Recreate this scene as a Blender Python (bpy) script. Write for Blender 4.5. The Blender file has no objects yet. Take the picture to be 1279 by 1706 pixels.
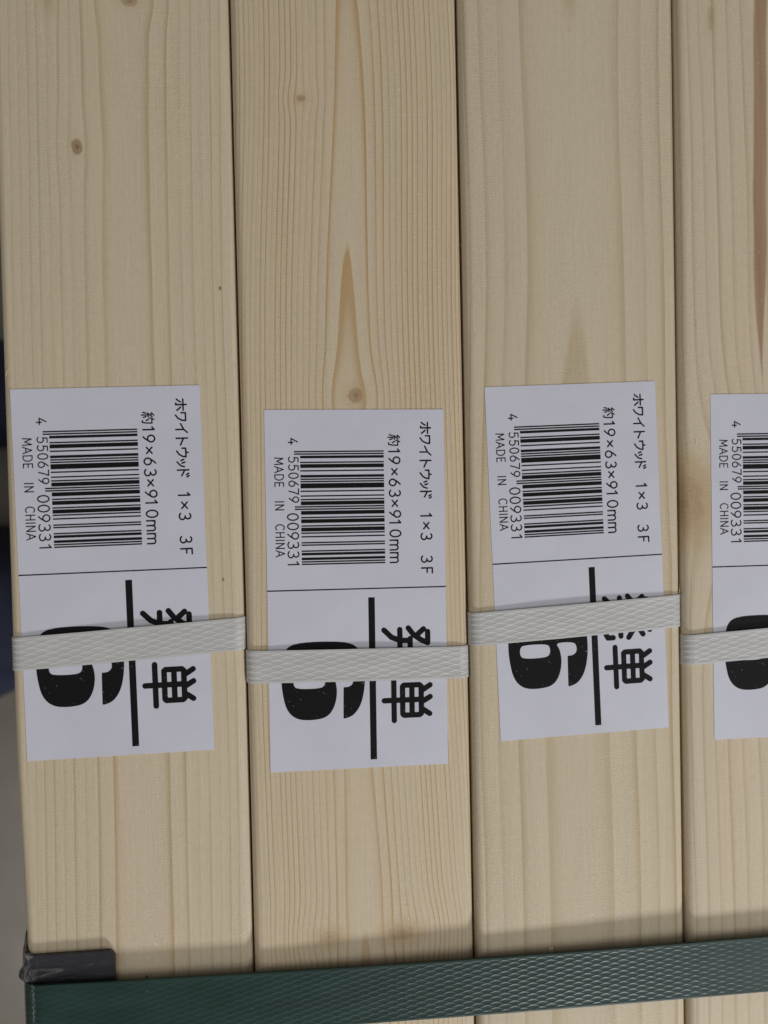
import bpy, bmesh, math, random
import numpy as np
from mathutils import Vector, Matrix, noise as mnoise
from mathutils.geometry import tessellate_polygon

S = 0.001                       # all lengths below are in millimetres, the scene is in metres
scene = bpy.context.scene
col = scene.collection

# ------------------------------------------------------------------ camera
# pose solved from the board joints (64 mm apart) and the four equal labels
RIGHT, DOWN, FWD = (0.99631501, 0.02149309, -0.08303286), (-0.02329018, 0.99951369, -0.02073535), (0.08254681, 0.02259279, 0.99633106)
CAMPOS = Vector((-18.088, 4.951, 218.322))
conv = lambda a: Vector((a[0], -a[1], -a[2]))
cr, cd, cf = conv(RIGHT), conv(DOWN), conv(FWD)
cam_data = bpy.data.cameras.new('camera')
cam = bpy.data.objects.new('camera', cam_data); col.objects.link(cam)
M3 = Matrix((cr, -cd, -cf)).transposed()
cam.matrix_world = Matrix.Translation(CAMPOS * S) @ M3.to_4x4()
cam_data.sensor_fit = 'HORIZONTAL'; cam_data.sensor_width = 36.0
cam_data.lens = 36.0 * 1281 / 1279
cam_data.clip_start = 0.01; cam_data.clip_end = 50
cam_data.dof.use_dof = True; cam_data.dof.focus_distance = 0.219; cam_data.dof.aperture_fstop = 10.0
scene.camera = cam

def back(px, py, z=0.0):
    """photo pixel (1279 x 1706) -> point in mm on the horizontal plane at height z"""
    d = cf + cr * ((px - 639.5) / 1281) + cd * ((py - 853) / 1281)
    t = (z - CAMPOS.z) / d.z
    return CAMPOS + d * t

# ------------------------------------------------------------------ world, lamps, exposure
world = bpy.data.worlds.new('World'); scene.world = world; world.use_nodes = True
bg = world.node_tree.nodes['Background']
bg.inputs[0].default_value = (1.0, 0.945, 0.855, 1); bg.inputs[1].default_value = 0.20

def area(name, loc, target, sx, sy, power, colr):
    l = bpy.data.lights.new(name, 'AREA'); l.shape = 'RECTANGLE'; l.size = sx * S; l.size_y = sy * S
    l.energy = power; l.color = colr
    o = bpy.data.objects.new(name, l); col.objects.link(o)
    o.location = Vector(loc) * S
    o.rotation_euler = (Vector(target) - Vector(loc)).to_track_quat('-Z', 'Y').to_euler()
    return o
area('key_lamp', (340, -940, 400), (0, -60, 0), 170, 125, 7.0, (0.985, 0.985, 1.0))
area('ceiling_tube_lamp', (-1800, -800, 1000), (-100, -130, 0), 1600, 45, 3.6, (0.98, 0.99, 1.0))
area('overhead_tube_lamp', (-500, 220, 1500), (-100, -100, 0), 1200, 40, 1.6, (0.98, 0.99, 1.0))
area('ceiling_lamp', (1150, -450, 1300), (0, 0, 0), 900, 500, 9.3, (0.97, 0.985, 1.0))

vs = scene.view_settings
vs.view_transform = 'Standard'; vs.look = 'None'; vs.exposure = -0.10; vs.gamma = 1.0; vs.use_curve_mapping = False
scene.cycles.use_denoising = True
scene.cycles.max_bounces = 6; scene.cycles.diffuse_bounces = 3; scene.cycles.glossy_bounces = 2

# ------------------------------------------------------------------ helpers
def tag(o, label=None, cat=None, group=None, kind=None):
    if label: o['label'] = label
    if cat: o['category'] = cat
    if group: o['group'] = group
    if kind: o['kind'] = kind
    return o

def mesh_obj(name, verts, faces, mat=None, parent=None, smooth=False, data=None):
    if data is None:
        data = bpy.data.meshes.new(name)
        data.from_pydata([tuple(c * S for c in v) for v in verts], [], faces); data.update()
        if smooth:
            data.polygons.foreach_set('use_smooth', [True] * len(data.polygons))
        if mat: data.materials.append(mat)
    o = bpy.data.objects.new(name, data); col.objects.link(o)
    if parent: o.parent = parent
    return o

class X:
    """a node socket with arithmetic"""
    nt = None
    def __init__(s, k): s.k = k
    @staticmethod
    def m(op, *a, clamp=False):
        n = X.nt.nodes.new('ShaderNodeMath'); n.operation = op; n.use_clamp = clamp
        for i, v in enumerate(a):
            if isinstance(v, X): X.nt.links.new(v.k, n.inputs[i])
            else: n.inputs[i].default_value = v
        return X(n.outputs[0])
    def __add__(s, o): return X.m('ADD', s, o)
    __radd__ = __add__
    def __sub__(s, o): return X.m('SUBTRACT', s, o)
    def __rsub__(s, o): return X.m('SUBTRACT', o, s)
    def __mul__(s, o): return X.m('MULTIPLY', s, o)
    __rmul__ = __mul__
    def __truediv__(s, o): return X.m('DIVIDE', s, o)
    def pw(s, e): return X.m('POWER', s, e)
    def fract(s): return X.m('FRACT', s)
    def floor(s): return X.m('FLOOR', s)
    def sqrt(s): return X.m('SQRT', s)
    def exp(s): return X.m('EXPONENT', s)
    def abs(s): return X.m('ABSOLUTE', s)
    def clamp(s): return X.m('ADD', s, 0.0, clamp=True)
    def step(s, a, b):
        n = X.nt.nodes.new('ShaderNodeMapRange'); n.interpolation_type = 'SMOOTHSTEP'
        n.inputs['From Min'].default_value = min(a, b); n.inputs['From Max'].default_value = max(a, b)
        n.inputs['To Min'].default_value = 0 if a < b else 1; n.inputs['To Max'].default_value = 1 if a < b else 0
        X.nt.links.new(s.k, n.inputs['Value']); return X(n.outputs['Result'])

def setin(inp, v):
    if isinstance(v, X): X.nt.links.new(v.k, inp)
    else: inp.default_value = v
def xyz(x, y, z):
    n = X.nt.nodes.new('ShaderNodeCombineXYZ')
    for i, v in enumerate((x, y, z)): setin(n.inputs[i], v)
    return X(n.outputs[0])
def nz(vec, scale=1.0, detail=2.0, rough=0.5, dist=0.0):
    n = X.nt.nodes.new('ShaderNodeTexNoise'); n.inputs['Scale'].default_value = scale
    n.inputs['Detail'].default_value = detail; n.inputs['Roughness'].default_value = rough; n.inputs['Distortion'].default_value = dist
    X.nt.links.new(vec.k, n.inputs['Vector']); return X(n.outputs['Fac'])
def white1(v):
    n = X.nt.nodes.new('ShaderNodeTexWhiteNoise'); n.noise_dimensions = '1D'
    X.nt.links.new(v.k, n.inputs['W']); return X(n.outputs['Value'])
def vor(vec, scale=1.0):
    n = X.nt.nodes.new('ShaderNodeTexVoronoi'); n.inputs['Scale'].default_value = scale
    X.nt.links.new(vec.k, n.inputs['Vector']); return X(n.outputs['Distance'])
def mix(f, a, b):
    n = X.nt.nodes.new('ShaderNodeMix'); n.data_type = 'RGBA'
    setin(n.inputs[0], f)
    for i, v in ((6, a), (7, b)):
        if isinstance(v, X): X.nt.links.new(v.k, n.inputs[i])
        else: n.inputs[i].default_value = (*v, 1)
    return X(n.outputs[2])
def coords(mode='Object'):
    tc = X.nt.nodes.new('ShaderNodeTexCoord'); sp = X.nt.nodes.new('ShaderNodeSeparateXYZ')
    X.nt.links.new(tc.outputs[mode], sp.inputs[0])
    return [X(sp.outputs[i]) * 1000.0 for i in range(3)]
def material(name):
    m = bpy.data.materials.new(name); m.use_nodes = True; X.nt = m.node_tree
    return m, m.node_tree.nodes['Principled BSDF']
def bump(b, h, dist_mm, strength=1.0):
    n = X.nt.nodes.new('ShaderNodeBump'); n.inputs['Distance'].default_value = dist_mm * S; n.inputs['Strength'].default_value = strength
    X.nt.links.new(h.k, n.inputs['Height']); X.nt.links.new(n.outputs[0], b.inputs['Normal'])

# ------------------------------------------------------------------ wood
def wood(name, seed, x0, depth, ring, cy=0.0, by=0.0, y0=0.0, phase=0.0, contrast=1.0, wig=0.5, fw=0.30, knots=(), band=None, streak=None,
         early=(0.585, 0.498, 0.364), late=(0.40, 0.285, 0.145), tint=0.0):
    """growth rings r = sqrt((x-x0)^2 + depth^2) round a pith below the face, drifting along the board"""
    m, b = material(name)
    x, y, z = coords()
    so = seed * 37.3
    yl = X.m('MAXIMUM', y - y0, -115.0) if by else y - y0
    # slow wander of the grain
    wv = nz(xyz(x * 0.016 + so, y * 0.0042, z * 0.016), 1.0, 2.0)
    wv2 = nz(xyz(x * 0.10 + so, y * 0.012, z * 0.10), 1.0, 2.0)
    xs = x - x0 + (nz(xyz(so, y * 0.006, 3.1), 1.0, 1.0) - 0.5) * 7.0
    kmask = None
    for (kx, ky, rx, ry, amp, dark, halo) in knots:
        dx = x - kx; dy = y - ky
        g = (X.m('MULTIPLY', dx * dx, -1.0 / (rx * 3.2) ** 2) - dy * dy * (1.0 / (ry * 4.0) ** 2)).exp()
        xs = xs - dx * g * amp
    r = (xs * xs + (z * 1.0 - depth) * (z * 1.0 - depth)).sqrt()
    phi = r * (1.0 / ring) + yl * cy - yl * yl * by + phase + (wv - 0.5) * wig * 2.2 + (wv2 - 0.5) * fw
    t = phi.fract()
    vary = white1(phi.floor() + so) * 0.9 + 0.25
    p = t.step(0.56, 0.95) * t.step(1.0, 0.965)
    p = p * p * vary
    soft = t.step(0.0, 1.0) * 0.20
    grain = (p + soft) * contrast
    patch = nz(xyz(x * 0.05 + so, y * 0.010, 7.7), 1.0, 2.0)
    grain = grain * (patch * 1.3 + 0.30)
    if band:
        bx, bw, bs, ylo, yhi = band
        d = (x - bx) * (1.0 / bw)
        grain = grain * ((d * d * -1.0).exp() * y.step(ylo, yhi) * bs + 1.0)
    colr = mix(grain.clamp(), early, late)
    # broad tone differences and fibre streaks
    tone = nz(xyz(x * 0.035 + so, y * 0.0045, 1.3), 1.0, 3.0)
    colr = mix(tone.step(0.35, 0.70) * 0.35, colr, (0.575, 0.500, 0.372))
    warm = nz(xyz(x * 0.06 + so * 2, y * 0.006, 5.3), 1.0, 2.0)
    colr = mix(warm.step(0.48, 0.72) * 0.30, colr, (0.61, 0.475, 0.335))
    if tint: colr = mix(tint, colr, (0.60, 0.45, 0.27))
    fib = nz(xyz(x * 1.7 + so, y * 0.035, z * 1.7), 1.0, 3.0, 0.65)
    fine = nz(xyz(x * 1.6 + so, y * 0.42, z * 1.6), 1.0, 3.0, 0.7)
    hsv = X.nt.nodes.new('ShaderNodeHueSaturation'); X.nt.links.new(colr.k, hsv.inputs['Color'])
    X.nt.links.new(((fib - 0.5) * 0.24 + (fine - 0.5) * 0.24 + 1.0).k, hsv.inputs['Value'])
    colr = X(hsv.outputs[0])
    # knots
    w = nz(xyz(x * 0.35 + so, y * 0.35, 2.2), 1.0, 3.0) - 0.5 if knots else None
    for (kx, ky, rx, ry, amp, dark, halo) in knots:
        ex = (x - kx) * (1.0 / rx); ey = (y - ky) * (1.0 / ry)
        e = (ex * ex + ey * ey).sqrt() + w * 0.8
        if halo: colr = mix(e.step(2.6, 0.9) * halo, colr, (0.47, 0.335, 0.185))
        rings = (e * 4.2).fract().step(0.3, 1.0) * 0.35 + 0.65
        colr = mix(e.step(1.05, 0.75) * rings * dark, colr, (0.23, 0.125, 0.055))
        colr = mix(e.step(0.45, 0.10) * dark * 0.6, colr, (0.14, 0.075, 0.035))
    if streak:
        sx, sw, ylo, bend = streak
        c = (y - 70.0) * (1.0 / 80.0)
        d = (x - sx - c * c * bend + (nz(xyz(so, y * 0.03, 0.0), 1.0, 2.0) - 0.5) * 1.6)
        wd = (y - ylo).step(0.0, 45.0) * sw
        colr = mix((wd - d.abs()).step(-0.25, 0.55) * (nz(xyz(x * 0.8, y * 0.02, so), 1.0, 3.0) * 0.5 + 0.55).clamp(), colr, (0.300, 0.172, 0.100))
    # glints of torn fibres painted in as pale specks; pin-holes
    fz = nz(xyz(x * 0.05 + so, y * 0.012, 11.0), 1.0, 2.0).step(0.44, 0.62)
    sp = vor(xyz(x * 1.0 + so, y * 0.42, z), 1.0).step(0.19, 0.08) * fz
    spn = nz(xyz(x * 0.5, y * 0.4 + so, 0.0), 1.0, 1.0).step(0.57, 0.66)
    colr = mix(sp * spn * 0.6, colr, (0.84, 0.76, 0.59))
    hole = vor(xyz(x * 0.045 + so, y * 0.03, 0.4), 1.0).step(0.022, 0.012)
    colr = mix(hole * 0.75, colr, (0.10, 0.07, 0.04))
    X.nt.links.new(colr.k, b.inputs['Base Color'])
    b.inputs['Roughness'].default_value = 0.62; b.inputs['Specular IOR Level'].default_value = 0.28
    # planer chatter, raised grain and fuzz
    fuzz = nz(xyz(x * 1.3 + so, y * 2.4, z), 1.0, 3.0, 0.6, 0.6)
    chat = nz(xyz(x * 0.05 + so, y * 1.1, 0.0), 1.0, 1.0)
    bump(b, fuzz * (fz * 1.1 + 0.45) + chat * 0.30 + fib * 0.5 - p * 0.25, 0.075)
    return m

def board_mesh(name, L0, L1, W=63.5, T=19.0, R=2.6, seed=0, taper=0.0):
    """19 x 63 mm section with eased edges, faintly wavering arrises"""
    hw = W / 2; prof = []
    n = 7
    for (cx, cz, a0) in ((hw - R, -R, 90), (hw - R, -T + R, 0), (-hw + R, -T + R, -90), (-hw + R, -R, 180)):
        for i in range(n + 1):
            a = math.radians(a0 - 90 * i / n)
            prof.append((cx + R * math.cos(a), cz + R * math.sin(a)))
    ys = list(np.linspace(L0, L1, 92)); V = []; F = []; k = len(prof)
    for yy in ys:
        for (px, pz) in prof:
            wob = (mnoise.noise(Vector((px * 0.02 + seed * 9.1, yy * 0.012, pz * 0.3))) ) * 0.10
            k_ = max(0.0, min(1.0, (-yy - 55) / 75)); tp = taper * k_ * k_ * (3 - 2 * k_) * max(0.0, min(1.0, (-px - 20) / 8))
            V.append((px + tp + (wob if abs(px) > hw - R - 0.01 else 0), yy, pz))
    for j in range(len(ys) - 1):
        for i in range(k):
            i2 = (i + 1) % k
            F.append((j * k + i, (j + 1) * k + i, (j + 1) * k + i2, j * k + i2))
    F.append(tuple(range(k))); F.append(tuple(reversed(range((len(ys) - 1) * k, len(ys) * k))))
    me = bpy.data.meshes.new(name); me.from_pydata([tuple(c * S for c in v) for v in V], [], F); me.update()
    me.polygons.foreach_set('use_smooth', [True] * (len(F) - 2) + [False, False])
    bm = bmesh.new(); bm.from_mesh(me); bmesh.ops.recalc_face_normals(bm, faces=bm.faces); bm.to_mesh(me); bm.free()
    return me

PITCH = 63.95; BW = 63.5
BX = [-71.9 + PITCH * i for i in range(4)]           # board centres
TILT = [0.25, 1.15, 0.95, 0.5]                        # the right edge lies a little lower
YBOT, YTOP = -205, 705

MB = [
    wood('spruce_wide_grain', 1, 3.0, 20.0, 1.95, cy=0.0006, phase=0.05, contrast=0.60, wig=0.40, fw=0.2, tint=0.04,
         knots=[(-10.0, 101.7, 1.6, 2.3, 0.35, 0.85, 0.12), (4.9, 141.5, 2.4, 1.6, 0.4, 0.55, 0.25), (-16.5, 141.0, 1.2, 3.0, 0.2, 0.15, 0.3)]),
    wood('spruce_fine_grain', 2, -0.5, 13.0, 1.22, cy=0.0105, phase=0.587, contrast=0.92, wig=0.16, fw=0.12, tint=0.10, late=(0.43, 0.272, 0.118),
         band=(16.0, 10.0, 0.95, -20, 30),
         knots=[(-13.0, 115.9, 1.4, 1.1, 0.4, 0.55, 0.30), (0.6, 33.2, 2.2, 2.3, 0.5, 0.62, 0.35),
                (-10.0, -121.3, 3.2, 1.9, 0.30, 0.26, 0.45), (10.5, -121.5, 4.2, 2.3, 0.26, 0.30, 0.50)]),
    wood('spruce_open_grain', 3, 0.0, 30.0, 3.4, by=4e-5, y0=97.0, phase=0.237, contrast=0.78, wig=0.03, fw=0.04, tint=0.0, knots=[]),
    wood('spruce_streaked', 4, 6.0, 22.0, 3.1, cy=-0.003, phase=0.1, contrast=0.60, wig=0.6, fw=0.2, early=(0.61, 0.52, 0.385),
         knots=[(-31.0, 0.5, 6.0, 8.0, 0.9, 0.30, 0.75), (-21.5, 141.5, 1.1, 4.0, 0.3, 0.28, 0.2), (-4.0, -125.0, 1.2, 3.0, 0.5, 0.55, 0.3)],
         streak=(-7.2, 2.1, 28.0, 1.3)),
]
MSTACK = wood('spruce_stacked', 9, 2.0, 20.0, 2.2, cy=0.003, phase=0.2, contrast=0.7, wig=0.5)

BLABEL = ['leftmost pale wood board with a round brown knot near the top of the photo',
          'second wood board from left, fine orange grain, round knot just above its label',
          'third wood board from left, nearly knot-free with wide open grain',
          'rightmost wood board, cut by the frame, with a reddish brown streak']
boards = []
for i in range(4):
    o = bpy.data.objects.new('lumber_board', board_mesh('lumber_board', YBOT, YTOP, seed=i, taper=1.3 if i == 0 else 0.0))
    o.data.materials.append(MB[i]); col.objects.link(o)
    o.location = (BX[i] * S, 0, 0); o.rotation_euler = (0, math.radians(TILT[i]), 0)
    tag(o, BLABEL[i], 'board', 'labelled boards side by side'); boards.append(o)

# the rest of the pack below: each bundle is six boards deep, three bundles high
stack = bpy.data.objects.new('lumber_stack', None); col.objects.link(stack); tag(stack, kind='structure')
sm = board_mesh('board', YBOT, YTOP, seed=7); sm.materials.append(MSTACK)
TZ = [-(20.0 + 19.1 * k + 1.2 * ((k + 1) // 6)) for k in range(17)]
for i in range(4):
    for z in TZ:
        o = bpy.data.objects.new('board', sm); col.objects.link(o); o.parent = stack
        o.location = (BX[i] * S, 0, z * S)
        if i % 2: o.rotation_euler = (0, 0, math.pi); o.location.y = (YBOT + YTOP) * S
ZFLOOR = TZ[-1] - 19.6

# ------------------------------------------------------------------ print on the labels
LW, LH = 50.84, 102.22
def arc(cx, cy, rx, ry, a0, a1, n=18):
    return [(cx + rx * math.cos(math.radians(a0 + (a1 - a0) * i / n)), cy + ry * math.sin(math.radians(a0 + (a1 - a0) * i / n))) for i in range(n + 1)]
six_s = [[(.72, 1), (.46, .80), (.24, .56), (.12, .38)] + [], arc(.5, .31, .40, .31, 0, 360, 24)]
GL = {
 '0': [arc(.5, .5, .40, .5, 0, 360, 28)],
 '1': [[(.22, .80), (.55, 1), (.55, 0)]],
 '3': [arc(.44, .755, .36, .245, 140, -90) + arc(.44, .26, .43, .26, 90, -145)],
 '4': [[(.58, 1), (.08, .30), (.96, .30)], [(.66, .52), (.66, 0)]],
 '5': [[(.84, 1), (.22, 1), (.17, .56)] + arc(.43, .32, .43, .32, 118, -140)],
 '6': six_s,
 '7': [[(.08, 1), (.90, 1), (.62, .52), (.42, 0)]],
 '9': [[(1 - a, 1 - b) for a, b in s] for s in six_s],
 'x': [[(.12, .18), (.88, .82)], [(.12, .82), (.88, .18)]],
 'm': [[(.04, 0), (.04, .72)], [(.04, .5)] + arc(.27, .5, .22, .22, 180, 0, 10) + [(.49, 0)], [(.49, .5)] + arc(.73, .5, .23, .22, 180, 0, 10) + [(.96, 0)]],
 'F': [[(.15, 0), (.15, 1), (.92, 1)], [(.15, .52), (.80, .52)]],
 'M': [[(.05, 0), (.12, 1), (.5, .25), (.88, 1), (.95, 0)]],
 'A': [[(.02, 0), (.5, 1), (.98, 0)], [(.2, .34), (.8, .34)]],
 'D': [[(.1, 0), (.1, 1), (.42, 1)] + arc(.42, .5, .5, .5, 90, -90) + [(.1, 0)]],
 'E': [[(.88, 1), (.12, 1), (.12, 0), (.9, 0)], [(.12, .52), (.8, .52)]],
 'I': [[(.5, 0), (.5, 1)]],
 'N': [[(.1, 0), (.1, 1), (.9, 0), (.9, 1)]],
 'C': [arc(.55, .5, .48, .5, 48, 312, 24)],
 'H': [[(.1, 0), (.1, 1)], [(.9, 0), (.9, 1)], [(.1, .52), (.9, .52)]],
 'ho': [[(.06, .72), (.94, .72)], [(.5, 1), (.5, .08), (.36, .10)], [(.28, .50), (.17, .30), (.05, .16)], [(.70, .50), (.84, .32), (.95, .16)]],
 'wa': [[(.12, .52), (.12, .90), (.90, .90), (.86, .58), (.66, .24), (.34, .02)]],
 'i': [[(.88, 1), (.60, .70), (.08, .44)], [(.60, .70), (.60, 0)]],
 'to': [[(.30, 1), (.30, 0)], [(.30, .64), (.86, .36)]],
 'u': [[(.5, 1), (.5, .80)], [(.12, .48), (.12, .80), (.90, .80), (.85, .5), (.68, .22), (.36, .0)]],
 'tsu': [[(.08, .60), (.20, .34)], [(.40, .68), (.50, .42)], [(.92, .62), (.80, .30), (.36, .0)]],
 'do': [[(.25, 1), (.25, 0)], [(.25, .64), (.80, .36)], [(.58, .98), (.70, .78)], [(.80, 1.0), (.92, .82)]],
 'yaku': [[(.30, 1.0), (.10, .80), (.30, .76)], [(.44, .86), (.12, .50), (.44, .54)], [(.27, .52), (.27, -.02)], [(.12, .36), (.05, .10)], [(.40, .36), (.47, .14)],
          [(.66, 1.0), (.52, .66)], [(.58, .82), (.96, .82), (.94, .30), (.88, .02), (.74, .05)], [(.62, .56), (.74, .36)]],
}
def place(key, v0, v1, u0, u1):
    """glyph strokes -> label plane: text runs down the photo (v), its tops point right (u)"""
    return [[(v0 + a * (v1 - v0), u0 + b * (u1 - u0)) for a, b in s] for s in GL[key]]

def stroke_mesh(name, groups, cell=0.07):
    """union of round-ended strokes as one clean flat sheet (marching squares); groups = [(strokes, width)]"""
    V = []; F = []; idx = {}
    def vid(pt):
        key = (round(pt[0], 4), round(pt[1], 4))
        if key not in idx: idx[key] = len(V); V.append((pt[1] - LW / 2, LH / 2 - pt[0], 0.0))
        return idx[key]
    for strokes, wd in groups:
        pts = [p for s in strokes for p in s]
        a0 = min(p[0] for p in pts) - wd; a1 = max(p[0] for p in pts) + wd
        b0 = min(p[1] for p in pts) - wd; b1 = max(p[1] for p in pts) + wd
        na = int((a1 - a0) / cell) + 2; nb = int((b1 - b0) / cell) + 2
        A = a0 + np.arange(na) * cell; B = b0 + np.arange(nb) * cell
        GA, GB = np.meshgrid(A, B, indexing='ij')
        D = np.full(GA.shape, 1e9)
        for s in strokes:
            for (p, q) in zip(s[:-1], s[1:]):
                dx, dy = q[0] - p[0], q[1] - p[1]; L2 = dx * dx + dy * dy + 1e-12
                t = np.clip(((GA - p[0]) * dx + (GB - p[1]) * dy) / L2, 0, 1)
                D = np.minimum(D, np.hypot(GA - p[0] - t * dx, GB - p[1] - t * dy))
        D -= wd / 2
        D[np.abs(D) < 1e-5] = 1e-5
        ins = D < 0
        full = ins[:-1, :-1] & ins[1:, :-1] & ins[:-1, 1:] & ins[1:, 1:]
        some = (ins[:-1, :-1] | ins[1:, :-1] | ins[:-1, 1:] | ins[1:, 1:]) & ~full
        for i, j in np.argwhere(full): 
            F.append(tuple(vid(c) for c in ((A[i], B[j]), (A[i + 1], B[j]), (A[i + 1], B[j + 1]), (A[i], B[j + 1]))))
        for i, j in np.argwhere(some):
            c = ((i, j), (i + 1, j), (i + 1, j + 1), (i, j + 1)); poly = []
            for k in range(4):
                (ia, ja), (ib, jb) = c[k], c[(k + 1) % 4]; da, db = D[ia, ja], D[ib, jb]
                if da < 0: poly.append((A[ia], B[ja]))
                if (da < 0) != (db < 0):
                    t = da / (da - db); poly.append((A[ia] + t * (A[ib] - A[ia]), B[ja] + t * (B[jb] - B[ja])))
            ids = []
            for q in poly:
                n = vid(q)
                if n not in ids: ids.append(n)
            if len(ids) >= 3: F.append(tuple(ids))
    me = bpy.data.meshes.new(name); me.from_pydata([tuple(c * S for c in v) for v in V], [], F); me.update()
    bm = bmesh.new(); bm.from_mesh(me)
    for f in bm.faces:
        if f.normal.z < 0: f.normal_flip()
    bm.to_mesh(me); bm.free()
    return me
def rect_mesh(name, rects):
    V = []; F = []
    for (u0, u1, v0, v1) in rects:
        k = len(V); x0, x1, y0, y1 = u0 - LW / 2, u1 - LW / 2, LH / 2 - v1, LH / 2 - v0
        V += [(x0, y0, 0), (x1, y0, 0), (x1, y1, 0), (x0, y1, 0)]; F.append((k, k + 1, k + 2, k + 3))
    me = bpy.data.meshes.new(name); me.from_pydata([tuple(c * S for c in v) for v in V], [], F); me.update()
    return me

UL, UH = 43.9, 47.0
line1 = []
for key, a, b in (('ho', 3.55, 7.0), ('wa', 7.2, 10.0), ('i', 10.3, 13.4), ('to', 13.6, 16.9), ('u', 17.0, 20.1), ('tsu', 20.3, 22.7), ('do', 22.7, 25.6),
                  ('1', 29.4, 31.3), ('x', 32.1, 34.4), ('3', 35.3, 37.5), ('3', 41.8, 44.0), ('F', 45.1, 47.0)):
    h = (UL + 0.35, UH - 0.4) if key == 'x' else (UL, UH)
    line1.append((place(key, a, b, *h), 0.43))
line2 = [(place('yaku', 7.0, 10.3, 34.8, 38.1), 0.36)]
for key, a, b in (('1', 10.8, 12.9), ('9', 13.3, 15.6), ('x', 16.6, 18.8), ('6', 19.6, 21.9), ('3', 22.8, 25.0), ('x', 25.6, 27.8), ('9', 28.6, 30.9),
                  ('1', 31.1, 33.2), ('0', 34.1, 36.5), ('m', 37.1, 40.1), ('m', 40.7, 43.7)):
    h = (35.3, 37.6) if key == 'x' else (34.95, 38.05)
    line2.append((place(key, a, b, *h), 0.42))
digits = [(place('4', 7.9, 9.8, 6.6, 9.1), 0.34)]
for k, c in enumerate('550679'): digits.append((place(c, 13.1 + 2.24 * k, 14.95 + 2.24 * k, 6.55, 9.2), 0.32))
for k, c in enumerate('009331'): digits.append((place(c, 29.0 + 2.66 * k, 31.25 + 2.66 * k, 6.0, 9.0), 0.36))
origin = []
for word, v, adv in (('MADE', 13.4, 2.3), ('IN', 25.5, 1.3), ('CHINA', 32.1, 2.0)):
    for c in word:
        w = {'M': 2.0, 'I': 0.6, 'A': 1.8, 'D': 1.8, 'E': 1.4, 'N': 1.7, 'C': 1.8, 'H': 1.6}[c]
        origin.append((place(c, v, v + w, 2.65, 5.05), 0.29)); v += w + 0.42
# 13-digit bar code
Lc = ['0001101', '0011001', '0010011', '0111101', '0100011', '0110001', '0101111', '0111011', '0110111', '0001011']
Rc = [''.join('1' if b == '0' else '0' for b in s) for s in Lc]; Gc = [s[::-1] for s in Rc]
code = '4550679009331'; par = ['LLLLLL', 'LLGLGG', 'LLGGLG', 'LLGGGL', 'LGLLGG', 'LGGLLG', 'LGGGLL', 'LGLGLG', 'LGLGGL', 'LGGLGL'][int(code[0])]
bits = '101' + ''.join((Lc if par[k] == 'L' else Gc)[int(code[k + 1])] for k in range(6)) + '01010' + ''.join(Rc[int(c)] for c in code[7:]) + '101'
mod = 32.1 / 95; bars = []; k = 0
while k < 95:
    if bits[k] == '1':
        e = k
        while e < 95 and bits[e] == '1': e += 1
        left = 8.1 if (k < 3 or 45 <= k < 50) else 9.8
        bars.append((left, 33.45, 11.6 + k * mod - 0.02, 11.6 + e * mod + 0.02)); k = e
    else: k += 1
W6 = 1.55
tan = [[(77.4, 35.4), (89.0, 35.4)], [(83.2, 32.6), (83.2, 43.3)], [(78.95, 38.3), (78.95, 42.8), (79.4, 43.3), (87.2, 43.3), (87.6, 42.8), (87.6, 38.3), (87.2, 37.9), (79.3, 37.9), (78.95, 38.3)],
       [(78.95, 40.6), (87.6, 40.6)], [(80.3, 44.0), (79.1, 45.9)], [(83.6, 44.0), (82.5, 45.9)], [(86.1, 43.8), (87.4, 45.7)]]
hatsu = [[(63.7, 45.4), (66.9, 45.4), (66.1, 43.6), (64.5, 41.3), (62.5, 39.8)], [(62.9, 44.2), (64.8, 42.0)], [(70.0, 46.0), (71.0, 43.3), (72.8, 41.0), (74.7, 39.7)],
         [(74.0, 44.1), (71.6, 42.6)], [(72.8, 46.2), (70.6, 44.6)], [(65.6, 40.3), (71.8, 40.3)], [(62.9, 37.35), (74.2, 37.35)],
         [(66.1, 40.3), (66.0, 37.3), (65.0, 34.9), (62.9, 32.8)], [(70.6, 40.3), (70.6, 34.0), (71.2, 33.0), (73.6, 32.9), (74.5, 33.4), (74.5, 35.0)]]
def chaikin(P, n=2):
    for _ in range(n):
        Q = []
        for a, b in zip(P, P[1:] + P[:1]):
            Q += [(a[0] * .75 + b[0] * .25, a[1] * .75 + b[1] * .25), (a[0] * .25 + b[0] * .75, a[1] * .25 + b[1] * .75)]
        P = Q
    return P
six_out = [(20.85, 87.75), (20.86, 87.6), (20.98, 79.0), (21.1, 78.84), (22.6, 78.8), (23.75, 77.9), (23.85, 76.2), (23.0, 74.9), (17.5, 74.8), (18.7, 76.6), (19.25, 80.2), (18.4, 84.4), (16.2, 87.3),
           (11.78, 87.95), (7.5, 87.5), (4.7, 84.7), (3.6, 79.2), (3.45, 74.2), (3.9, 69.4), (5.2, 66.9), (8.0, 65.8), (14.6, 65.5), (22.2, 65.9), (25.2, 67.4), (26.8, 70.5), (27.2, 74.5), (27.05, 79.25), (26.0, 83.9), (23.9, 86.9), (21.6, 87.75)]
six_in = [(8.0, 74.85), (6.9, 75.7), (6.85, 77.9), (8.0, 78.9), (14.6, 78.95), (15.85, 77.9), (15.85, 75.9), (14.8, 74.95)]
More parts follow.
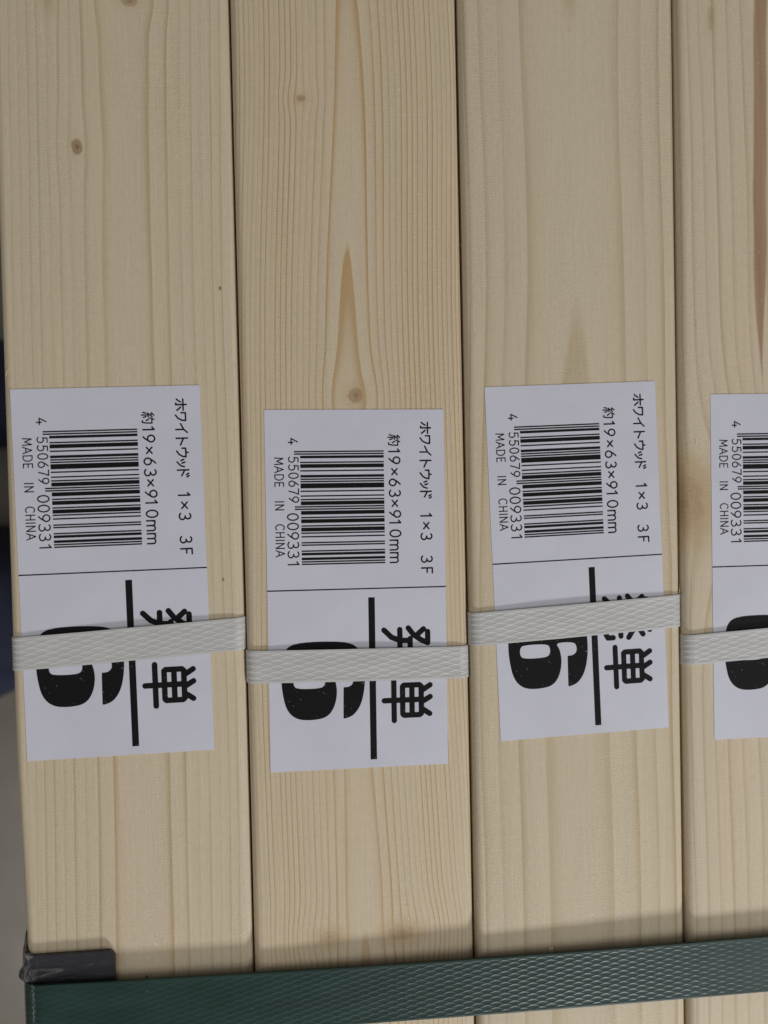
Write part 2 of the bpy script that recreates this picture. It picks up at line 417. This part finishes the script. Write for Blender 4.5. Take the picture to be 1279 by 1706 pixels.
def six_mesh():
    loops = [[Vector((u - LW / 2, LH / 2 - v, 0)) for u, v in chaikin(P)] for P in (six_out, six_in)]
    tris = tessellate_polygon(loops); V = loops[0] + loops[1]
    me = bpy.data.meshes.new('large_numeral'); me.from_pydata([tuple(v * S) for v in V], [], [tuple(t) for t in tris]); me.update()
    bm = bmesh.new(); bm.from_mesh(me)
    for f in bm.faces:
        if f.normal.z < 0: f.normal_flip()
    bm.to_mesh(me); bm.free()
    return me

def ink_material(name, wear):
    m, b = material(name)
    x, y, z = coords()
    n = nz(xyz(x * 1.1, y * 1.1, 0.0), 1.0, 3.0, 0.6, 0.8).step(0.66, 0.70)
    g = nz(xyz(x * 0.10, y * 0.10, 4.0), 1.0, 2.0).step(0.47, 0.62)
    sp = vor(xyz(x * 0.8, y * 0.8, 1.0), 1.0).step(0.10, 0.05) * nz(xyz(x * 0.2, y * 0.2, 9.0), 1.0, 1.0).step(0.5, 0.6)
    c = mix((n * g + sp).clamp() * wear, (0.008, 0.0075, 0.008), (0.30, 0.30, 0.31))
    X.nt.links.new(c.k, b.inputs['Base Color'])
    b.inputs['Roughness'].default_value = 0.55; b.inputs['Specular IOR Level'].default_value = 0.10
    return m
MINK = ink_material('black_ink', 0.35); MINKW = ink_material('rubbed_black_ink', 0.8)
mp, b = material('label_paper')
x, y, z = coords()
t = nz(xyz(x * 0.05, y * 0.05, 0.0), 1.0, 3.0)
dirt = vor(xyz(x * 0.06, y * 0.05, 0.0), 1.0).step(0.03, 0.012)
smear = nz(xyz(x * 0.12, y * 0.9, 2.0), 1.0, 3.0).step(0.62, 0.8)
c = mix(t.step(0.3, 0.7), (0.565, 0.566, 0.650), (0.590, 0.592, 0.672))
c = mix(smear * 0.10, c, (0.42, 0.42, 0.46))
c = mix(dirt * 0.7, c, (0.12, 0.12, 0.14))
X.nt.links.new(c.k, b.inputs['Base Color'])
b.inputs['Roughness'].default_value = 0.48; b.inputs['Specular IOR Level'].default_value = 0.32
wr = nz(xyz(x * 0.06, y * 0.045, 3.0), 1.0, 2.0)
bump(b, wr + nz(xyz(x * 1.5, y * 1.5, 0.0), 1.0, 2.0) * 0.02, 0.35)

PRINT = [('product_name', stroke_mesh('product_name', line1), MINK), ('size_text', stroke_mesh('size_text', line2), MINK),
         ('barcode', rect_mesh('barcode', bars), MINK), ('barcode_digits', stroke_mesh('barcode_digits', digits), MINK),
         ('origin_text', stroke_mesh('origin_text', origin), MINK), ('divider_line', rect_mesh('divider_line', [(0.0, LW, 50.69, 51.03)]), MINK),
         ('heavy_bar', rect_mesh('heavy_bar', [(28.43, 30.27, 53.4, 99.9)]), MINKW),
         ('large_characters', stroke_mesh('large_characters', [(hatsu, W6), (tan, W6)], 0.12), MINKW),
         ('large_numeral', six_mesh(), MINKW)]
for _, me, m_ in PRINT: me.materials.append(m_)

def label_mesh(seed):
    """thin paper, its corners lifted by a hair"""
    nx, ny = 20, 40; V = []; F = []
    for side in (1, 0):
        for j in range(ny + 1):
            for i in range(nx + 1):
                x = -LW / 2 + LW * i / nx; y = -LH / 2 + LH * j / ny
                V.append((x, y, 0.0 if side else -0.10))
    n = (nx + 1) * (ny + 1)
    q = lambda s, i, j: s * n + j * (nx + 1) + i
    for j in range(ny):
        for i in range(nx):
            F.append((q(0, i, j), q(0, i + 1, j), q(0, i + 1, j + 1), q(0, i, j + 1)))
            F.append((q(1, i, j), q(1, i, j + 1), q(1, i + 1, j + 1), q(1, i + 1, j)))
    for i in range(nx):
        F.append((q(0, i, 0), q(1, i, 0), q(1, i + 1, 0), q(0, i + 1, 0))); F.append((q(0, i, ny), q(0, i + 1, ny), q(1, i + 1, ny), q(1, i, ny)))
    for j in range(ny):
        F.append((q(0, 0, j), q(0, 0, j + 1), q(1, 0, j + 1), q(1, 0, j))); F.append((q(0, nx, j), q(1, nx, j), q(1, nx, j + 1), q(0, nx, j + 1)))
    return V, F
LV, LF = label_mesh(0)
lab_data = None
for i, (cx, cy, a) in enumerate(((-75.484, 14.967, -0.014), (-8.031, 21.936, 0.007), (56.425, 15.333, -0.028), (122.351, 18.780, 0.0))):
    lo = mesh_obj('label', LV, LF, mp, parent=boards[i], data=lab_data); lab_data = lo.data
    lo.location = ((cx - BX[i]) * S, -cy * S, 0.13 * S); lo.rotation_euler = (0, 0, -a)
    lo['label'] = 'white paper label printed with a barcode and black lettering'
    for nm, me, _ in PRINT:
        po = bpy.data.objects.new(nm, me); col.objects.link(po); po.parent = lo; po.location = (0, 0, 0.035 * S)

# ------------------------------------------------------------------ plastic strapping
def emboss(s, v, ps=6.0, pv=1.65, depth=0.11):
    """staggered lens-shaped dimples"""
    out = 0.0
    for off in (0, 1):
        a = ((s / ps + 0.5 * off) % 1.0) - 0.5; b = ((v / pv + 0.5 * off) % 1.0) - 0.5
        b2 = b * 2; d = abs(a * 2 / 0.85) ** 1.7 + abs(b2) ** 1.3
        k = max(0.0, min(1.0, (0.97 - d) / (0.38 if b2 > 0 else 0.85))); out = max(out, k * k * (3 - 2 * k) * (0.72 + 0.28 * b2))
    return -depth * out

def band(name, xl, xr, ztop, zbot, rad, width, thick, yc, fine_s, fine_v, mat, seed, edge=0.55, lift=0.0, ps=6.0, pv=1.65, depth=0.11):
    """closed loop of strapping round a rectangle; yc(x) is the centre line on top; only the top face is finely embossed"""
    path = []                                           # (x, z, nx, nz, fine?)
    hwz = lambda x: lift * max(0.0, 1 - ((2 * x - xl - xr) / (xr - xl)) ** 2)
    n = max(2, int((xr - xl - 2 * rad) / fine_s))
    def corner(cx, cz, a0, m):
        for i in range(1, m): 
            a = math.radians(a0 - 90 * i / m); path.append((cx + rad * math.cos(a), cz + rad * math.sin(a), math.cos(a), math.sin(a)))
    for i in range(n + 1):
        x = xl + rad + (xr - xl - 2 * rad) * i / n; path.append((x, ztop + hwz(x), 0, 1))
    corner(xr - rad, ztop - rad, 90, 10)
    for i in range(9): path.append((xr, ztop - rad + (zbot + 2 * rad - ztop) * i / 8, 1, 0))
    corner(xr - rad, zbot + rad, 0, 4)
    for i in range(9): path.append((xr - rad - (xr - xl - 2 * rad) * i / 8, zbot, 0, -1))
    corner(xl + rad, zbot + rad, -90, 4)
    for i in range(9): path.append((xl, zbot + rad + (ztop - zbot - 2 * rad) * i / 8, -1, 0))
    corner(xl + rad, ztop - rad, 180, 10)
    nv = int(width / fine_v); V = []; F = []; s = 0.0; prev = None
    ring = nv + 3
    for (x, z, ax, az) in path:
        if prev: s += math.hypot(x - prev[0], z - prev[1])
        prev = (x, z); c = yc(x)
        we = 0.05 * mnoise.noise(Vector((s * 0.15, seed * 5.0, 0)))
        for j in range(nv + 1):
            v = width * j / nv
            h = emboss(s, v + seed * 0.4, ps, pv, depth)
            e = min(v, width - v)
            if e < edge: h = 0.0 - 0.05 * (1 - e / edge)
            elif e < edge + 0.35: h *= (e - edge) / 0.35
            h += 0.035 * mnoise.noise(Vector((s * 0.12, v * 0.12, seed * 3.3)))
            V.append((x + ax * (thick + h), c - width / 2 + v + we, z + az * (thick + h)))
        V.append((x, c + width / 2 + we, z)); V.append((x, c - width / 2 + we, z))
    m = len(path)
    for i in range(m):
        i2 = (i + 1) % m
        for j in range(ring):
            j2 = (j + 1) % ring
            F.append((i * ring + j, i2 * ring + j, i2 * ring + j2, i * ring + j2))
    o = mesh_obj(name, V, F, mat, smooth=True)
    bm = bmesh.new(); bm.from_mesh(o.data); bmesh.ops.recalc_face_normals(bm, faces=bm.faces)
    for e in bm.edges:
        if e.calc_face_angle(0) > 0.9: e.smooth = False
    bm.to_mesh(o.data); bm.free()
    return o

mw, b = material('white_plastic')
x, y, z = coords()
c = mix(nz(xyz(x * 0.08, y * 0.3, 0.0), 1.0, 3.0).step(0.35, 0.7), (0.475, 0.472, 0.462), (0.515, 0.513, 0.503))
X.nt.links.new(c.k, b.inputs['Base Color'])
b.inputs['Roughness'].default_value = 0.42; b.inputs['Specular IOR Level'].default_value = 0.4
bump(b, nz(xyz(x * 0.9, y * 7.0, z), 1.0, 3.0), 0.02)

WL = ['leftmost white plastic strap, across the label of the leftmost board', 'white plastic strap across the label of the fine-grained board, second from left',
      'white plastic strap across the third board, highest-set of the four straps', 'white plastic strap at the right edge, cut by the frame']
WS = [((-103.9, 32.15, 41.45), (-40.15, 28.7, 37.75)), ((-40.1, 38.0, 47.3), (24.2, 39.35, 48.5)), ((24.4, 29.75, 39.15), (87.85, 26.3, 36.0)), ((88.8, 38.5, 47.3), (114.0, 37.0, 45.9))]
for i, ((xa, t0, b0), (xb, t1, b1)) in enumerate(WS):
    ca, cb = -(t0 + b0) / 2, -(t1 + b1) / 2; sl = (cb - ca) / (xb - xa); wd = (b0 - t0 + b1 - t1) / 2
    zc = math.sin(math.radians(TILT[i])) * 31.0
    hw = BW / 2
    o = band('plastic_strap', -hw - 0.05, hw + 0.05, 0.22, -116.3, 2.65, wd, 0.34, (lambda x, ca=ca, sl=sl, xa=xa, i=i: ca + sl * (x + BX[i] - xa)), 0.26, 0.115, mw, i + 1, lift=0.5)
    o.location = (BX[i] * S, 0, 0)
    # follow the tilt of the face: shear the loop so that its top lies on the board
    tt = math.tan(math.radians(TILT[i]))
    co = np.empty(len(o.data.vertices) * 3); o.data.vertices.foreach_get('co', co); co = co.reshape(-1, 3)
    wgt = np.clip((co[:, 2] / S + 60) / 55, 0, 1); co[:, 2] -= co[:, 0] * tt * wgt
    o.data.vertices.foreach_set('co', co.ravel()); o.data.update()
    tag(o, WL[i], 'strap', 'white straps round the board bundles')

mg, b = material('green_plastic')
x, y, z = coords()
c = mix(nz(xyz(x * 0.07, y * 0.2, 0.0), 1.0, 3.0).step(0.3, 0.7), (0.0095, 0.031, 0.0262), (0.014, 0.041, 0.035))
dust = vor(xyz(x * 0.5, y * 0.5, 0.0), 1.0).step(0.07, 0.03) * nz(xyz(x * 0.05, y * 0.1, 0.0), 1.0, 2.0).step(0.45, 0.6)
c = mix(dust * 0.6, c, (0.35, 0.37, 0.36))
X.nt.links.new(c.k, b.inputs['Base Color'])
X.nt.links.new(((x + 98.5).step(-1.0, 2.0) * 0.22 + 0.20).k, b.inputs['Roughness']); b.inputs['Specular IOR Level'].default_value = 0.36
bump(b, nz(xyz(x * 2.0, y * 2.0, z), 1.0, 3.0), 0.02)
XR = BX[3] + BW / 2
gs = band('green_strap', -102.75, XR + 1.0, 2.5, ZFLOOR + 1.5, 5.0, 16.4, 0.85,
          lambda x: -(128.9 - ((x - 40) / 130) ** 2 * 1.3 + 8.2), 0.30, 0.17, mg, 3, edge=0.5, ps=5.4, pv=1.6, depth=0.11)
tag(gs, 'wide dark green embossed plastic strap across the lower ends of all boards', 'strap')

# ------------------------------------------------------------------ black corner guard under the green strap
def corner_guard():
    """folded plastic angle: top flange, rounded bend, side flange; its near-bend part is dented by the strap"""
    XI, XO = -77.9, -102.7
    path = []; rad = 2.3; T = 1.35
    for i in range(40): path.append((XI + (XO + rad - XI) * i / 39, 0.25, 0, 1))
    for i in range(1, 9):
        a = math.radians(90 + 90 * i / 8); path.append((XO + rad + rad * math.cos(a), 0.25 - rad + rad * math.sin(a), math.cos(a), math.sin(a)))
    for i in range(1, 20): path.append((XO, 0.25 - rad - 24 * i / 19, -1, 0))
    ny = 56; V = []; F = []; n = len(path)
    for sgn in (1, 0):
        for k, (x, z, ax, az) in enumerate(path):
            if k < 40:                                        # top flange, rounded far corner
                y0 = 120.25 + (1.6 * max(0.0, 1 - (x - XI + 0) / -1.6) ** 2 if x > XI - 1.6 else 0.0)
            elif k < 48: y0 = 120.25 - 1.5 * (k - 39) / 8
            else:
                d = (k - 47) / 19; y0 = 118.5 - 6.5 * min(1.0, d * 3.2) + 6.0 * max(0.0, d - 0.55)
            for j in range(ny + 1):
                y = y0 + (157.0 - y0) * j / ny
                w = max(0.0, min(1.0, (-x - 84.5) / 17.0))
                crease = 1.15 * math.exp(-((y - (126.2 - 1.4 * (1 - w))) / 0.95) ** 2) * w ** 1.2
                dent = -0.35 * math.exp(-((y - 123.4) / 1.6) ** 2) * w
                lump = 0.20 * mnoise.noise(Vector((x * 0.25, y * 0.25, z * 0.25)))
                if k >= 40:
                    lump += 0.45 * math.exp(-((y - 123.5) / 3.0) ** 2) * (1 if k >= 46 else (k - 39) / 7.0) + 0.3 * math.exp(-((y - 116) / 2.0) ** 2) * (k > 46)
                flat = max(0.0, min(1.0, (129.2 - y) / 1.5))
                tk = T if k < 40 else (T + (0.25 + 0.65 * flat - T) * min(1.0, (k - 39) / 6.0))
                off = (tk + (crease + dent + lump) * flat) if sgn else 0.0
                if k < 48 and not sgn: off = 0.0
                V.append((x + ax * off, -y, z + az * off))
    q = lambda s, k, j: s * n * (ny + 1) + k * (ny + 1) + j
    for k in range(n - 1):
        for j in range(ny):
            F.append((q(0, k, j), q(0, k + 1, j), q(0, k + 1, j + 1), q(0, k, j + 1)))
            F.append((q(1, k, j), q(1, k, j + 1), q(1, k + 1, j + 1), q(1, k + 1, j)))
    for k in range(n - 1):
        for j in (0, ny): F.append((q(0, k, j), q(1, k, j), q(1, k + 1, j), q(0, k + 1, j)))
    for j in range(ny):
        for k in (0, n - 1): F.append((q(0, k, j), q(0, k, j + 1), q(1, k, j + 1), q(1, k, j)))
    m, b = material('black_plastic')
    x, y, z = coords()
    sc = nz(xyz(x * 0.45, y * 0.35, z * 0.45), 1.0, 4.0, 0.65, 0.5)
    bend = (x + 98.5).step(0.5, -3.5)
    scuff = (sc.step(0.46, 0.60) * bend + nz(xyz(x * 0.15, y * 1.2, 3.0), 1.0, 4.0, 0.7).step(0.56, 0.75) * 0.25).clamp()
    speck = vor(xyz(x * 0.35, y * 0.35, 0.0), 1.0).step(0.05, 0.02)
    c = mix(scuff * 0.9, (0.026, 0.026, 0.033), (0.24, 0.225, 0.215)); c = mix(speck * 0.8, c, (0.42, 0.42, 0.42))
    X.nt.links.new(c.k, b.inputs['Base Color']); X.nt.links.new((scuff * 0.35 + 0.24).k, b.inputs['Roughness'])
    bump(b, sc * bend * 0.6 + nz(xyz(x * 0.3, y * 2.5, z), 1.0, 3.0) * 0.15, 0.25)
    o = mesh_obj('corner_guard', V, F, m, smooth=True)
    bm = bmesh.new(); bm.from_mesh(o.data); bmesh.ops.recalc_face_normals(bm, faces=bm.faces)
    for e in bm.edges:
        if e.calc_face_angle(0) > 0.9: e.smooth = False
    bm.to_mesh(o.data); bm.free()
    return tag(o, 'scuffed black plastic corner guard under the green strap on the leftmost board', 'corner guard')
corner_guard()

# ------------------------------------------------------------------ floor and the dark cloth seen past the left edge
mf, b = material('concrete')
x, y, z = coords()
c = mix(nz(xyz(x * 0.006, y * 0.006, 0.0), 1.0, 4.0).step(0.3, 0.7), (0.17, 0.150, 0.122), (0.228, 0.216, 0.190))
c = mix(nz(xyz(x * 0.02, y * 0.02, 5.0), 1.0, 3.0).step(0.5, 0.75) * 0.4, c, (0.28, 0.23, 0.20))
X.nt.links.new(c.k, b.inputs['Base Color']); b.inputs['Roughness'].default_value = 0.55
bump(b, nz(xyz(x * 0.3, y * 0.3, 0.0), 1.0, 4.0), 0.5)
fl = mesh_obj('floor', [(-3000, -3000, ZFLOOR), (3000, -3000, ZFLOOR), (3000, 3000, ZFLOOR), (-3000, 3000, ZFLOOR)], [(0, 1, 2, 3)], mf)
tag(fl, kind='structure')

mc, b = material('navy_cloth')
x, y, z = coords()
c = mix(nz(xyz(x * 0.03, y * 0.03, z * 0.03), 1.0, 3.0), (0.010, 0.012, 0.022), (0.024, 0.034, 0.085))
X.nt.links.new(c.k, b.inputs['Base Color']); b.inputs['Roughness'].default_value = 0.9
bump(b, nz(xyz(x * 2.0, y * 2.0, z * 2.0), 1.0, 2.0), 0.3)
def cloth(ya, yb, height, label, seed):
    """crumpled bundle of cloth on the floor, its right side hidden by the boards"""
    zm = ZFLOOR + height * 0.55
    p0, p1 = back(10, ya, zm), back(10, yb, zm)
    cy_, ry = (p0.y + p1.y) / 2, abs(p0.y - p1.y) / 2
    cx_, rx = p0.x - 45, 78
    V = []; F = []; n, m = 48, 20
    for j in range(m + 1):
        ph = math.pi * j / m
        for i in range(n):
            th = 2 * math.pi * i / n
            sx, sy, sz = math.sin(ph) * math.cos(th), math.sin(ph) * math.sin(th), math.cos(ph)
            sq = lambda v, e: math.copysign(abs(v) ** e, v)
            f = 1 + 0.10 * mnoise.noise(Vector((sx * 2.5 + seed, sy * 2.5, sz * 2.5))) + 0.06 * mnoise.noise(Vector((sx * 7 + seed, sy * 7, sz * 7)))
            V.append((rx * sq(sx, .7) * f, ry * sq(sy, .7) * (0.97 + (f - 1) * 0.4), max(0.0, height / 2 + height / 2 * sq(sz, .6) * f)))
    for j in range(m):
        for i in range(n): F.append((j * n + i, (j + 1) * n + i, (j + 1) * n + (i + 1) % n, j * n + (i + 1) % n))
    o = mesh_obj('navy_cloth', V, F, mc, smooth=True); o.location = (cx_ * S, cy_ * S, (ZFLOOR + 0.5) * S)
    tag(o, label, 'cloth', 'dark cloths past the left edge')
cloth(560, 748, 90, 'blurred dark navy cloth at the left edge, beside the top of the leftmost label', 1.0)
cloth(866, 1168, 110, 'blurred dark navy cloth at the left edge, beside the leftmost white strap', 5.0)

# a crumb of wood lying on the third board beside the green strap
p = back(917, 1581, 0.3)
chip = mesh_obj('wood_chip', [(-.55, -.4, 0), (.5, -.5, 0), (.6, .35, 0), (-.4, .5, 0), (-.4, -.3, .5), (.35, -.35, .65), (.4, .2, .45), (-.25, .3, .6)],
                [(3, 2, 1, 0), (4, 5, 6, 7), (0, 1, 5, 4), (1, 2, 6, 5), (2, 3, 7, 6), (3, 0, 4, 7)], MSTACK)
chip.location = (p.x * S, p.y * S, 0.25 * S); chip.scale = (1.5, 1.5, 1.5)
tag(chip, 'tiny pale wood crumb on the third board, in the shade of the green strap', 'wood crumb')

# torn fibres standing off the edges of the boards
def fibre(parent, pts, r0=0.09):
    V = []; F = []; n = len(pts)
    for k, p in enumerate(pts):
        r_ = r0 * (1 - 0.7 * k / (n - 1))
        for a in range(5): V.append((p[0] + r_ * math.cos(a * 1.2566), p[1] + r_ * math.sin(a * 1.2566) * 0.5, p[2] + r_ * math.sin(a * 1.2566)))
    for k in range(n - 1):
        for a in range(5): F.append((k * 5 + a, k * 5 + (a + 1) % 5, (k + 1) * 5 + (a + 1) % 5, (k + 1) * 5 + a))
    o = mesh_obj('splinter', V, F, MFIB, parent=parent, smooth=True); return o
MFIB, b = material('torn_fibre')
x, y, z = coords()
c = mix(nz(xyz(x, y * 0.3, z), 1.0, 2.0), (0.62, 0.52, 0.36), (0.78, 0.68, 0.50)); X.nt.links.new(c.k, b.inputs['Base Color']); b.inputs['Roughness'].default_value = 0.5
rnd = random.Random(4)
for i, px, py, dx, dy in ((2, 1131, 498, 1.4, 1.2), (2, 1133, 985, 0.6, 1.6), (3, 1160, 545, 0.5, 1.0), (2, 790, 565, 0.5, 1.3), (0, 392, 610, -0.6, 1.2), (1, 772, 410, -0.5, 1.4), (0, 8, 620, 0.7, 1.1), (3, 1158, 735, 0.8, 0.9)):
    q = back(px, py, 0.0); lx = q.x - BX[i]; edge = max(0.0, abs(lx) - (BW / 2 - 2.6)); lz = -(2.6 - math.sqrt(max(0.01, 2.6 ** 2 - min(edge, 2.5) ** 2)))
    fibre(boards[i], [(lx + dx * t + 0.3 * math.sin(3 * t + i), q.y - 0.8 + dy * 1.6 * t, lz + 0.02 + 0.75 * math.sin(2.6 * t)) for t in [k / 8 for k in range(9)]])
